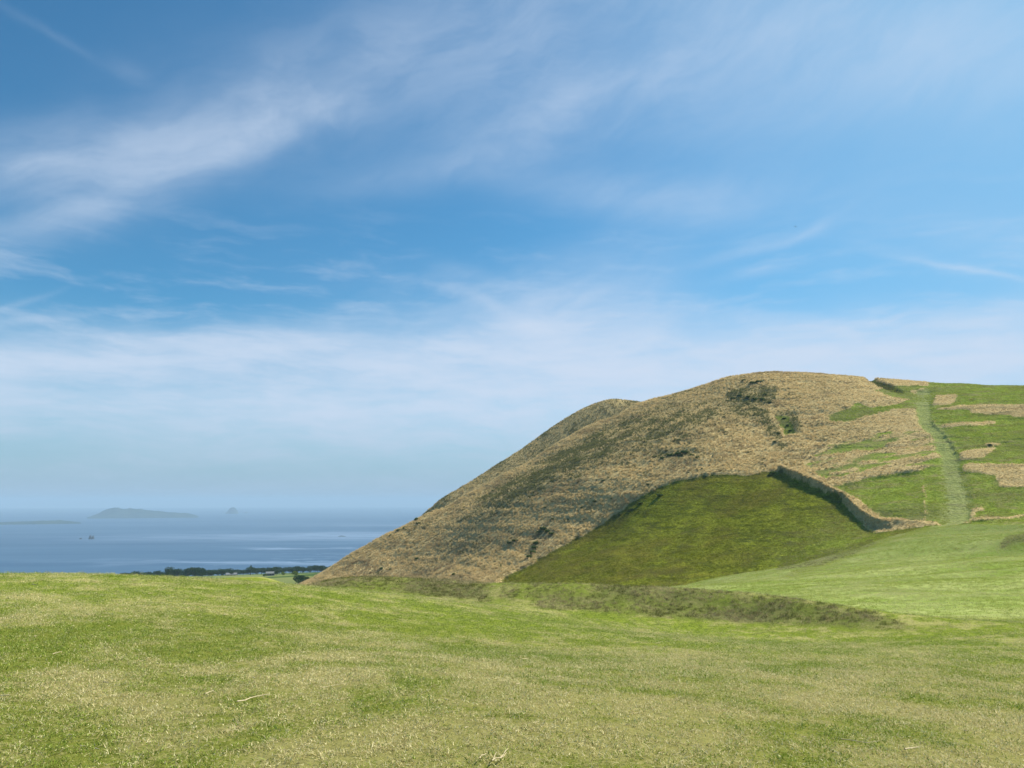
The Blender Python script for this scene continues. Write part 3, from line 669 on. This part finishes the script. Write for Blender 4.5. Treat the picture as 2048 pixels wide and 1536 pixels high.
def rough_mat():
    m, t, out = new_mat('rough_blades'); pos = t.node('ShaderNodeNewGeometry').outputs['Position']
    r = t.attr('rnd'); ti = t.attr('tint', 'INSTANCER'); n = t.noise(pos, .45, 4, .6)
    q = t.m('ADD', t.m('MULTIPLY', r, .4), t.m('ADD', t.m('MULTIPLY', n, .9), t.m('MULTIPLY', ti, .25)))
    g = t.mix(t.m('MULTIPLY', r, ti), (.085, .105, .02), (.34, .34, .10))
    finish(t, out, t.mix(t.rng(q, .62, 1.0), g, (.54, .43, .25)), .7, spec=.0, trans=.25); return m
def dry_mat():
    m, t, out = new_mat('dry_blades'); pos = t.node('ShaderNodeNewGeometry').outputs['Position']
    r = t.attr('rnd'); ti = t.attr('tint', 'INSTANCER'); tip = t.attr('tip')
    n = t.noise(t.v('MULTIPLY', pos, (.05, .05, .12)), 1.0, 4, .6); n2 = t.noise(t.v('MULTIPLY', pos, (.09, .09, .5)), 1.0, 4, .6, .4)
    c = t.mix(ti, (.42, .32, .135), (.68, .53, .26)); c = t.mix(t.rng(tip, .4, 1, 0, .6), c, (.84, .67, .38))
    c = t.mix(t.rng(n, .48, .66, 0, .6), c, (.24, .175, .10))
    c = t.mix(t.rng(t.m('ADD', n2, t.m('MULTIPLY', t.m('SUBTRACT', r, .5), .2)), .58, .72, 0, .7), c, (.12, .13, .04))
    wl = t.attr('wild', 'INSTANCER')
    c = t.mix(t.m('MULTIPLY', t.rng(t.m('SUBTRACT', wl, t.m('MULTIPLY', ti, .7)), -.08, .12), .9), c, t.mix(r, (.07, .09, .025), (.19, .20, .07)))
    finish(t, out, c, .7, spec=.0, trans=.48); return m
M_lb, M_rb, M_db = lawn_blade_mat(), rough_mat(), dry_mat()
lawnP = [proto('lawn_clump', M_lb, 34, .085, .010, .026, .0055, (.5, 2.2)) for _ in range(5)]
roughP = [proto('rough_clump', M_rb, 30, .15, .06, .17, .012, (.3, 1.2)) for _ in range(4)]
dryP = [proto('dry_clump', M_db, 18, .34, .55, 1.1, .07, (.1, .45), 3, .45) for _ in range(5)]

def polar_pts(n, d0, d1, amax):
    D = np.sqrt(RNG.uniform(d0 * d0, d1 * d1, n)); a = RNG.uniform(-R(amax), R(amax), n)
    return D * np.sin(a), D * np.cos(a), D
xs, ys, ss = [], [], []
for (d0, d1, den, sc0) in ((3.2, 9, 230, 1.0), (9, 16, 140, 1.15), (16, 28, 70, 1.35), (28, 46, 34, 1.7)):
    area = R(84) / 2 * (d1 * d1 - d0 * d0); x, y, D = polar_pts(int(area * den), d0, d1, 42)
    keep = sample(rough, x, y) < .5; x, y = x[keep], y[keep]
    xs.append(x); ys.append(y); ss.append(sc0 * RNG.uniform(.7, 1.3, len(x)))
x = np.concatenate(xs); y = np.concatenate(ys); s_ = np.concatenate(ss)
scatter('lawn_grass', 'short mown lawn grass, green mottled with straw, across the foreground', x, y, ground_z(x, y) - .004, s_, RNG.random(len(x)), lawnP, .25)
x, y, D = polar_pts(60000, 32, 62, 30); k = sample(rough, x, y) > RNG.uniform(.15, .9, len(x)); x, y = x[k], y[k]
x2, y2, D2 = polar_pts(60000, 150, 226, 40); k = sample(rough, x2, y2) > .4; x2, y2 = x2[k], y2[k]
xr = np.concatenate([x, x2]); yr = np.concatenate([y, y2])
scatter('rough_grass', 'dark rough grass on the low banks behind the lawn', xr, yr, ground_z(xr, yr) - .03, np.concatenate([RNG.uniform(.6, 1.2, len(x)), RNG.uniform(1, 2.2, len(x2))]), RNG.random(len(xr)), roughP, .2)
def short_mat(name, lo, hi, lo2, hi2, dryc):
    m, t, out = new_mat(name); pos = t.node('ShaderNodeNewGeometry').outputs['Position']
    r = t.attr('rnd'); ti = t.attr('tint', 'INSTANCER'); wl = t.attr('wild', 'INSTANCER'); n = t.noise(pos, .12, 5, .65, .6)
    c = t.mix(wl, t.mix(ti, lo, hi), t.mix(ti, lo2, hi2)); c = t.mix(t.rng(t.m('ADD', n, t.m('MULTIPLY', r, .2)), .56, .74, 0, .85), c, dryc)
    finish(t, out, c, .7, spec=.0, trans=.35); return m
M_fb = short_mat('field_blades', (.28, .33, .06), (.46, .48, .14), (.28, .33, .06), (.46, .48, .14), (.60, .57, .28))
M_hb = short_mat('slope_blades', (.25, .31, .035), (.46, .50, .10), (.11, .135, .008), (.27, .285, .032), (.30, .26, .09))
fieldP = [proto('field_clump', M_fb, 24, .11, .02, .05, .010, (.4, 1.8)) for _ in range(3)]
slopeP = [proto('slope_clump', M_hb, 20, .5, .12, .32, .06, (.3, 1.2)) for _ in range(3)]
x, y, D = polar_pts(260000, 44, 226, 42); k = (sample(fieldS, x, y) > .3) & (RNG.random(len(x)) < np.clip(90 / D, .3, 1)); x, y, D = x[k], y[k], D[k]
scatter('field_grass', 'pale short grass of the smooth meadow between lawn and hill', x, y, ground_z(x, y) - .01, 1.3 + D / 70, RNG.random(len(x)), fieldP, .2, wild=np.zeros(len(x)))
x, y, D = polar_pts(330000, 200, 440, 41); gb = sample(np.maximum(bowl, green).astype(float), x, y) * (1 - sample(dryS, x, y)) * (1 - .8 * sample(shade_weeds, x, y)); k = gb > .5; x, y = x[k], y[k]
k = fbm(x / 5, y / 5, 3, 77) > -.08 + .15 * RNG.normal(0, 1, len(x)); x, y = x[k], y[k]
scatter('slope_grass', 'short green grass of the mown hollow and the cut patches of the hill', x, y, ground_z(x, y) - .04, RNG.uniform(.7, 1.5, len(x)), RNG.random(len(x)), slopeP, .2, wild=sample(bowl * (1 - .65 * gau(1690, 1085, 150, 60, 20)), x, y))
x, y, D = polar_pts(520000, 200, 640, 41)
dv = sample(dryS, x, y); k = (dv > RNG.uniform(.2, .8, len(x))); k &= ~((D > 470) & (RNG.random(len(x)) > .6)); x, y, D = x[k], y[k], D[k]
# clumps gather in drifts
cl = fbm(x / 2.2, y / 2.2, 2, 91); k = (cl + RNG.normal(0, .16, len(x))) > -.12; x, y = x[k], y[k]
pl = .5 + 1.2 * fbm(x / 7, y / 7, 3, 93)
xe, ye, De = polar_pts(420000, 215, 330, 41); k = sample(ridge, xe, ye) > RNG.uniform(1.3, 2.2, len(xe)); xe, ye = xe[k][:1200], ye[k][:1200]
print('edge', k.sum())
x = np.concatenate([x, xe]); y = np.concatenate([y, ye]); pl = .5 + 1.2 * fbm(x / 7, y / 7, 3, 93)
scatter('dry_grass', 'tall dry tan grass covering the hillside', x, y, ground_z(x, y) - .25, (.78 + .40 * RNG.random(len(x)) + .4 * np.clip(pl - .5, -.5, .5)) * np.interp(project(x, y, ground_z(x, y))[0], [1580, 1680, 1900], [1, .8, .6]), np.clip(RNG.normal(np.concatenate([np.full(len(x) - len(xe), .5), np.full(len(xe), .8)]), .28, len(x)), 0, 1), dryP, .12, wild=sample(veg, x, y))
print('dry', len(x), 'verts', len(X))

# ------------------------------------------------------------------ shrubs and trees
def leaf_mat(name, lo, hi):
    m, t, out = new_mat(name); oi = t.node('ShaderNodeObjectInfo').outputs['Random']; r = t.attr('rnd')
    c = t.mix(r, lo, hi); c = t.mix(t.m('MULTIPLY', oi, .5), c, tuple(q * 1.5 for q in lo)); finish(t, out, c, .7, spec=.03, trans=.25); return m
M_leaf = leaf_mat('leaves_dark', (.02, .045, .015), (.06, .10, .03)); M_leafy = leaf_mat('leaves_yellow', (.10, .15, .02), (.22, .26, .05))
M_scrub = leaf_mat('leaves_scrub', (.06, .095, .022), (.16, .21, .06))
mb, tb, ob = new_mat('bark'); finish(tb, ob, tb.mix(tb.noise(tb.node('ShaderNodeNewGeometry').outputs['Position'], 3, 4), (.06, .045, .03), (.16, .13, .09)))
def crown(n, lobes, leaf):
    vs, fs, rn = [], [], []
    for i in range(n):
        c = random.choice(lobes); d = Vector((random.gauss(0, 1), random.gauss(0, 1), random.gauss(0, 1))).normalized() * (random.random() ** .25)
        p = Vector(c[:3]) + Vector((d.x * c[3], d.y * c[3], d.z * c[3] * c[4])); a = Vector((random.gauss(0, 1), random.gauss(0, 1), random.gauss(0, 1))).normalized()
        b = a.orthogonal().normalized(); s = leaf * random.uniform(.6, 1.3); q = random.random(); k = len(vs)
        c2 = a.cross(b)
        vs += [tuple(p - b * s), tuple(p + c2 * s * .55), tuple(p + b * s), tuple(p - c2 * s * .55)]; rn += [q] * 4; fs.append((k, k + 1, k + 2, k + 3))
    return np.array(vs), np.array(fs), {'rnd': np.array(rn)}
def trunk_mesh(h, r, lobes):
    vs, fs = [], []
    def limb(p0, p1, r0, r1, n=6):
        ax = (Vector(p1) - Vector(p0)).normalized(); o = ax.orthogonal().normalized(); q = ax.cross(o); k = len(vs)
        for (p, rr) in ((p0, r0), (p1, r1)):
            for i in range(n):
                an = 2 * math.pi * i / n; vs.append(tuple(Vector(p) + (o * math.cos(an) + q * math.sin(an)) * rr))
        for i in range(n): fs.append((k + i, k + (i + 1) % n, k + n + (i + 1) % n, k + n + i))
    limb((0, 0, -.5), (0, 0, h * .45), r, r * .6)
    for c in lobes[:5]: limb((0, 0, h * .35), (c[0] * .8, c[1] * .8, c[2]), r * .5, r * .15)
    return np.array(vs), np.array(fs)
def make_tree(name, h, wd, mat, nl=6, leaves=1300, leaf=.42, tall=False):
    lobes = []
    for i in range(nl):
        a = 6.28 * i / nl + random.uniform(-.4, .4); rr = wd * random.uniform(.15, .34)
        lobes.append((math.cos(a) * rr, math.sin(a) * rr, h * random.uniform(.5, .8), wd * random.uniform(.2, .32), .8 if not tall else 1.5))
    lobes.append((0, 0, h * .78, wd * .3, .75 if not tall else 1.5))
    root = bpy.data.objects.new(name, None); C.objects.link(root)
    v_, f_, a_ = crown(leaves, lobes, leaf); link('crown', mesh_np('crown', v_, f_, mat, False, a_), root)
    v_, f_ = trunk_mesh(h, h * .03, lobes); link('trunk', mesh_np('trunk', v_, f_, mb, True), root)
    return root
def clone(root):
    r = root.copy(); C.objects.link(r)
    for ch in root.children:
        c = ch.copy(); C.objects.link(c); c.parent = r
    return r
def place(o, x, y, z, s, rz=None): o.location = (x, y, z); o.scale = (s * random.uniform(.9, 1.15), s * random.uniform(.9, 1.15), s); o.rotation_euler = (0, 0, random.uniform(0, 6.28) if rz is None else rz)
bro = [make_tree('broadleaf_tree', 8, 9.5, M_leaf, random.randint(5, 8), 1100) for _ in range(4)]
yel = [make_tree('yellow_green_tree', 6, 8, M_leafy, 6, 900)]
slim = make_tree('tall_tree', 13, 5, M_leaf, 4, 900, .4, True)
used = set()
def tree(src, x, y, s, label, group=None):
    z = float(ground_z(np.array([x]), np.array([y]))[0])
    if src.name in used: o = clone(src)
    else: o = src; used.add(src.name)
    place(o, x, y, z, s); tag(o, label, 'tree', group)
    if not group and 'group' in o: del o['group']
    return o
def land(u, D):
    a, _ = azt(u, 1145); return D * math.sin(a), D * math.cos(a)
# woods of the coastal plain: every tree on its own
n = 0
CLEAR = [(500, 22, 800, 930), (575, 20, 800, 900)]
while n < 290:
    D = random.uniform(820, 1620); u = random.uniform(215, 668)
    if any(abs(u - c[0]) < c[1] and c[2] < D < c[3] for c in CLEAR): continue
    x, y = land(u, D)
    s = random.uniform(.6, 1.15) * (1.0 if D < 1000 else 1.1) * (.8 if u < 330 else 1)
    tree(random.choice(bro), x, y, s, 'dark green broadleaf tree in the woods of the distant coastal plain', 'trees of the distant coastal woods'); n += 1
x, y = land(501, 1250); tree(slim, x, y, 1.15, 'tall narrow tree standing above the distant coastal woods')
for (u, D, s, lb) in ((590, 620, .7, 'yellow green bushy tree nearest the foot of the hill slope'), (566, 700, .6, 'yellow green tree in the middle of the small pale clump'), (530, 740, .55, 'small yellow green tree at the left end of the pale clump')):
    x, y = land(u, D); tree(yel[0], x, y, s, lb)
for (u, D, s, lb) in ((612, 470, 1.15, 'large very dark tree touching the left foot of the hill'), (600, 500, .8, 'smaller dark tree just left of the large one at the hill foot'), (553, 790, .6, 'dark rounded tree beside the small pale house')):
    x, y = land(u, D); tree(bro[1], x, y, s, lb)

# two small farm buildings on the plain
mw, tw, ow = new_mat('plaster'); finish(tw, ow, tw.mix(tw.noise(tw.node('ShaderNodeNewGeometry').outputs['Position'], 1.5, 4), (.20, .19, .17), (.30, .29, .27)), .8)
mr, tr_, orr = new_mat('roof_sheet'); finish(tr_, orr, tr_.mix(tr_.noise(tr_.node('ShaderNodeNewGeometry').outputs['Position'], .8, 4), (.14, .15, .15), (.24, .25, .25)), .7)
md_, td_, od_ = new_mat('dark_opening'); finish(td_, od_, (.04, .045, .05), .3)
def box(x0, x1, y0, y1, z0, z1):
    v_ = [(x, y, z) for x in (x0, x1) for y in (y0, y1) for z in (z0, z1)]
    return v_, [(0, 1, 3, 2), (4, 6, 7, 5), (0, 4, 5, 1), (2, 3, 7, 6), (0, 2, 6, 4), (1, 5, 7, 3)]
def house(u, D, L, Wd, H, label):
    x, y = land(u, D); z = float(ground_z(np.array([x]), np.array([y]))[0])
    root = bpy.data.objects.new('house', None); C.objects.link(root); root.location = (x, y, z); root.rotation_euler = (0, 0, .3); tag(root, label, 'house')
    v_, f_ = box(-L / 2, L / 2, -Wd / 2, Wd / 2, -.5, H); link('wall', mesh_np('wall', v_, f_, mw, False), root)
    e = .5; rv = [(-L / 2 - e, -Wd / 2 - e, H - .1), (L / 2 + e, -Wd / 2 - e, H - .1), (L / 2 + e, 0, H + Wd * .3), (-L / 2 - e, 0, H + Wd * .3), (-L / 2 - e, Wd / 2 + e, H - .1), (L / 2 + e, Wd / 2 + e, H - .1)]
    rv += [(a, b, c + .15) for a, b, c in rv]
    rf = [(6, 7, 8, 9), (9, 8, 11, 10), (0, 3, 2, 1), (3, 4, 5, 2), (0, 1, 7, 6), (5, 4, 10, 11), (0, 6, 9, 3), (3, 9, 10, 4), (1, 2, 8, 7), (2, 5, 11, 8)]
    link('roof', mesh_np('roof', rv, rf, mr, False), root)
    for k in (-.3, 0, .3):
        v_, f_ = box(k * L - .8, k * L + .8, -Wd / 2 - .04, -Wd / 2 + .1, H * .35, H * .75); link('window', mesh_np('window', v_, f_, md_, False), root)
house(541, 810, 8, 5, 2.4, 'small pale house with a light roof among yellow green bushes below the hill')
house(463, 1000, 12, 6, 2.4, 'long low pale building in front of the distant coastal woods')

# shrubs on the hill, each its own object
def shrub_mesh(seed, rad, n):
    random.seed(seed); lobes = [(random.uniform(-.5, .5) * rad, random.uniform(-.4, .4) * rad, rad * random.uniform(.3, .6), rad * random.uniform(.35, .55), .8) for _ in range(5)]
    v_, f_, a_ = crown(n, lobes, .2 * rad)
    v2, f2 = trunk_mesh(rad, rad * .05, lobes); f2 = f2 + len(v_); a_ = {'rnd': np.concatenate([a_['rnd'], np.zeros(len(v2))])}
    return mesh_np('shrub', np.concatenate([v_, v2]), np.concatenate([f_, f2]), M_scrub, False, a_)
shr = [shrub_mesh(s, 1.0, 420) for s in (1, 2, 3, 4)]
random.seed(99)
SH = [  # (u, v, radius m, label)
 (1518,766,2.3,'dark round shrub in the hollow just under the summit'),(1504,767,1.8,'dark shrub left of the round one in the summit hollow'),(1487,762,1.4,'small shrub high on the left shoulder below the summit'),
 (1480,792,1.6,None),(1495,796,1.8,None),(1510,799,1.6,None),(1525,800,1.7,None),(1466,798,1.6,None),(1537,806,1.4,None),(1455,803,1.2,None),(1530,790,1.4,None),
 (1341,912,1.6,None),(1355,910,2.0,None),(1369,907,1.9,None),(1383,912,1.5,None),(1325,917,1.3,None),(1396,916,1.2,None),(1310,914,1.1,None),
 (834,1040,1.9,'dark shrub alone high on the left edge of the dry slope'),(836,1048,1.5,'dark shrub just below the lone one on the left edge'),
 (1072,1088,1.6,None),(1070,1097,1.5,None),(1066,1106,1.6,None),(1061,1115,1.5,None),
 (1086,1060,2.0,None),(1095,1064,1.5,None),(1104,1069,1.5,None),(1078,1066,1.3,None),
 (782,1072,1.5,None),(797,1062,1.6,None),(808,1058,1.3,None),
 (1030,1083,1.5,None),(1020,1087,1.4,None),(1450,865,1.0,None),(1430,850,1.0,None),(1418,838,1.2,None),(1412,846,.9,None),(1462,830,1.2,None),(1448,835,1.1,None),
 (1280,1008,1.2,None),(1320,992,1.5,None),(1262,1021,1.4,None),(1240,1030,1.0,None),(1568,838,1.2,None),(1575,852,1.3,None),(1580,862,1.0,None),(1556,868,1.1,None),
 (1545,948,1.6,None),(1540,952,1.3,None),(834,1118,1.2,None),(762,1138,1.3,None),(780,1140,1.1,None),(908,1150,1.3,None),(1980,891,1.0,'low dark shrub beside the small dry patch on the right green slope'),
]
for k in range(60):
    SH.append((random.uniform(900, 1560), None, random.uniform(.5, 1.0), None))
for (u, v, r, lb) in SH:
    if v is None:
        top = np.interp(u, [900, 1200, 1450, 1560], [1020, 870, 790, 780]); bot = np.interp(u, [900, 1100, 1300, 1560], [1150, 1095, 970, 935]); v = random.uniform(top, bot)
    x, y, z = hit(u, v, 200, 455)
    o = link('shrub', random.choice(shr)); o.location = (x, y, z - .1); o.scale = (r * 1.1, r * .9, r * .7); o.rotation_euler = (0, 0, random.uniform(0, 6.28))
    if lb: tag(o, lb, 'shrub')
    else: tag(o, 'dark green shrub scattered in the tall dry grass of the hill', 'shrub', 'shrubs in the dry grass')

# ------------------------------------------------------------------ dry stalks lying on the lawn
ms_, ts_, os_ = new_mat('dry_stalk'); ps = ts_.node('ShaderNodeNewGeometry').outputs['Position']; finish(ts_, os_, ts_.mix(ts_.noise(ps, 40, 3), (.42, .33, .18), (.68, .58, .38)), .6)
def stalk(name, pts, r, label, group=None, branches=()):
    vs, fs = [], []
    def tube(P, r0, r1):
        for i, p in enumerate(P):
            a = Vector(P[min(i + 1, len(P) - 1)]) - Vector(P[max(i - 1, 0)]); a.normalize(); o = a.orthogonal().normalized(); q = a.cross(o); rr = r0 + (r1 - r0) * i / (len(P) - 1)
            for k in range(5): an = 1.2566 * k; vs.append(tuple(Vector(p) + (o * math.cos(an) + q * math.sin(an)) * rr))
            if i:
                b = len(vs) - 10
                for k in range(5): fs.append((b + k, b + (k + 1) % 5, b + 5 + (k + 1) % 5, b + 5 + k))
    def w3(P):
        o = []
        for (u, v) in P:
            x, y, z = hit(u, v, 3, 60); o.append((x, y, z + .035))
        return o
    W3 = w3(pts); base = Vector(W3[0]); L = lambda P: [tuple(Vector(p) - base) for p in P]
    tube(L(W3), r, r * .45)
    for b in branches: tube(L(w3(b)), r * .7, r * .3)
    o = link(name, mesh_np(name, vs, fs, ms_, True)); o.location = base; tag(o, label, 'dry stalk', group)
stalk('dry_stalk', [(474,1412),(490,1410),(500,1405),(515,1401),(538,1397)], .006, 'long bent pale stalk lying alone on the lawn left of centre')
stalk('dry_stalk', [(984,1534),(990,1529),(1000,1528),(1006,1522),(1011,1514),(1016,1509)], .0045, 'forked pale twig at the bottom edge of the lawn near the centre', None, ([(986,1533),(989,1524),(993,1516)], [(1000,1529),(1008,1524),(1013,1517)]))
stalk('dry_stalk', [(959,1529),(963,1523),(970,1521),(972,1519)], .004, 'short hooked twig just left of the forked twig at the bottom edge')
stalk('dry_stalk', [(1682,1488),(1710,1492),(1735,1496),(1760,1492)], .004, 'long thin curved straw at the lower right of the lawn')
stalk('dry_stalk', [(1810,1509),(1824,1507),(1837,1505)], .006, 'thick short straight straw right of the long curved one')
stalk('dry_stalk', [(644,1384),(656,1381),(694,1374)], .003, 'thin straight straw lying above the long bent stalk')
stalk('dry_stalk', [(410,1396),(420,1392),(428,1389)], .004, 'short pale straw left of and above the long bent stalk')
stalk('dry_stalk', [(104,1315),(112,1312),(124,1309)], .005, 'short pale straw near the left edge, halfway up the lawn')
stalk('dry_stalk', [(0,1400),(20,1399)], .006, 'pale straw cut off by the left edge of the picture')
stalk('dry_stalk', [(1586,1298),(1596,1296),(1610,1297)], .008, 'thick pale straw below the dark bank on the right')
stalk('dry_stalk', [(64,1171),(76,1173)], .012, 'pale straw on the upper left crest of the lawn')
for k in range(46):
    u = random.uniform(0, 2048); v = random.uniform(1262 if u > 900 else 1190, 1520); a = random.uniform(-.6, .6); l = random.uniform(4, 13)
    stalk('straw', [(u, v), (u + l * .5, v - math.sin(a) * l * .25 + random.uniform(-1, 1)), (u + l, v - math.sin(a) * l * .5)], .003 + .0002 * (1536 - v) / 20, 'small pale straw scattered on the mown lawn', 'loose straws on the lawn')

# ------------------------------------------------------------------ a far bird
a_, t_ = azt(1591, 453); Db = 260.0; bx, by, bz = Db * math.sin(a_), Db * math.cos(a_), CAMZ + Db * t_
bv, bf = [], []
for i in range(9):
    s = i / 8; rr = .06 * math.sin(math.pi * min(1, s * .92 + .05)) ** .7
    for k in range(6): bv.append((math.cos(k * 1.047) * rr, -.22 + .44 * s, math.sin(k * 1.047) * rr))
for i in range(8):
    for k in range(6): bf.append((i * 6 + k, i * 6 + (k + 1) % 6, i * 6 + 6 + (k + 1) % 6, i * 6 + 6 + k))
mbd, tbd, obd = new_mat('feathers'); finish(tbd, obd, tbd.mix(tbd.noise(tbd.node('ShaderNodeNewGeometry').outputs['Position'], 9, 3), (.03, .03, .03), (.08, .07, .06)), .6)
for sg in (-1, 1):
    b = len(bv); pr = [(.04, .09, 0, .16), (.25, .12, .09, .13), (.52, -.02, .05, .03)]
    for (px_, py_, pz_, ch) in pr: bv += [(sg * px_, py_, pz_), (sg * px_, py_ - ch, pz_), (sg * px_, py_ - ch / 2, pz_ + .012)]
    for i in range(2):
        for (p, q) in ((0, 1), (1, 2), (2, 0)): bf.append((b + i * 3 + p, b + i * 3 + q, b + i * 3 + 3 + q, b + i * 3 + 3 + p))
bird = link('bird', mesh_np('bird', bv, bf, mbd, True)); bird.location = (bx, by, bz); bird.rotation_euler = (0, .2, .9)
tag(bird, 'tiny dark bird flying alone in the blue sky above the hill', 'bird')

# ------------------------------------------------------------------ haze
mh = bpy.data.materials.new('haze'); mh.use_nodes = True; th = NT(mh.node_tree); th.n.clear()
pv = th.node('ShaderNodeVolumePrincipled'); pv.inputs['Color'].default_value = (.55, .78, 1, 1); pv.inputs['Density'].default_value = 9.0e-5; pv.inputs['Anisotropy'].default_value = 0.0
th.l.new(pv.outputs[0], th.node('ShaderNodeOutputMaterial').inputs['Volume'])
v_, f_ = box(-33000, 33000, -33000, 33000, -270, 125)
tag(link('haze', mesh_np('haze', v_, f_, mh, False)), kind='stuff')
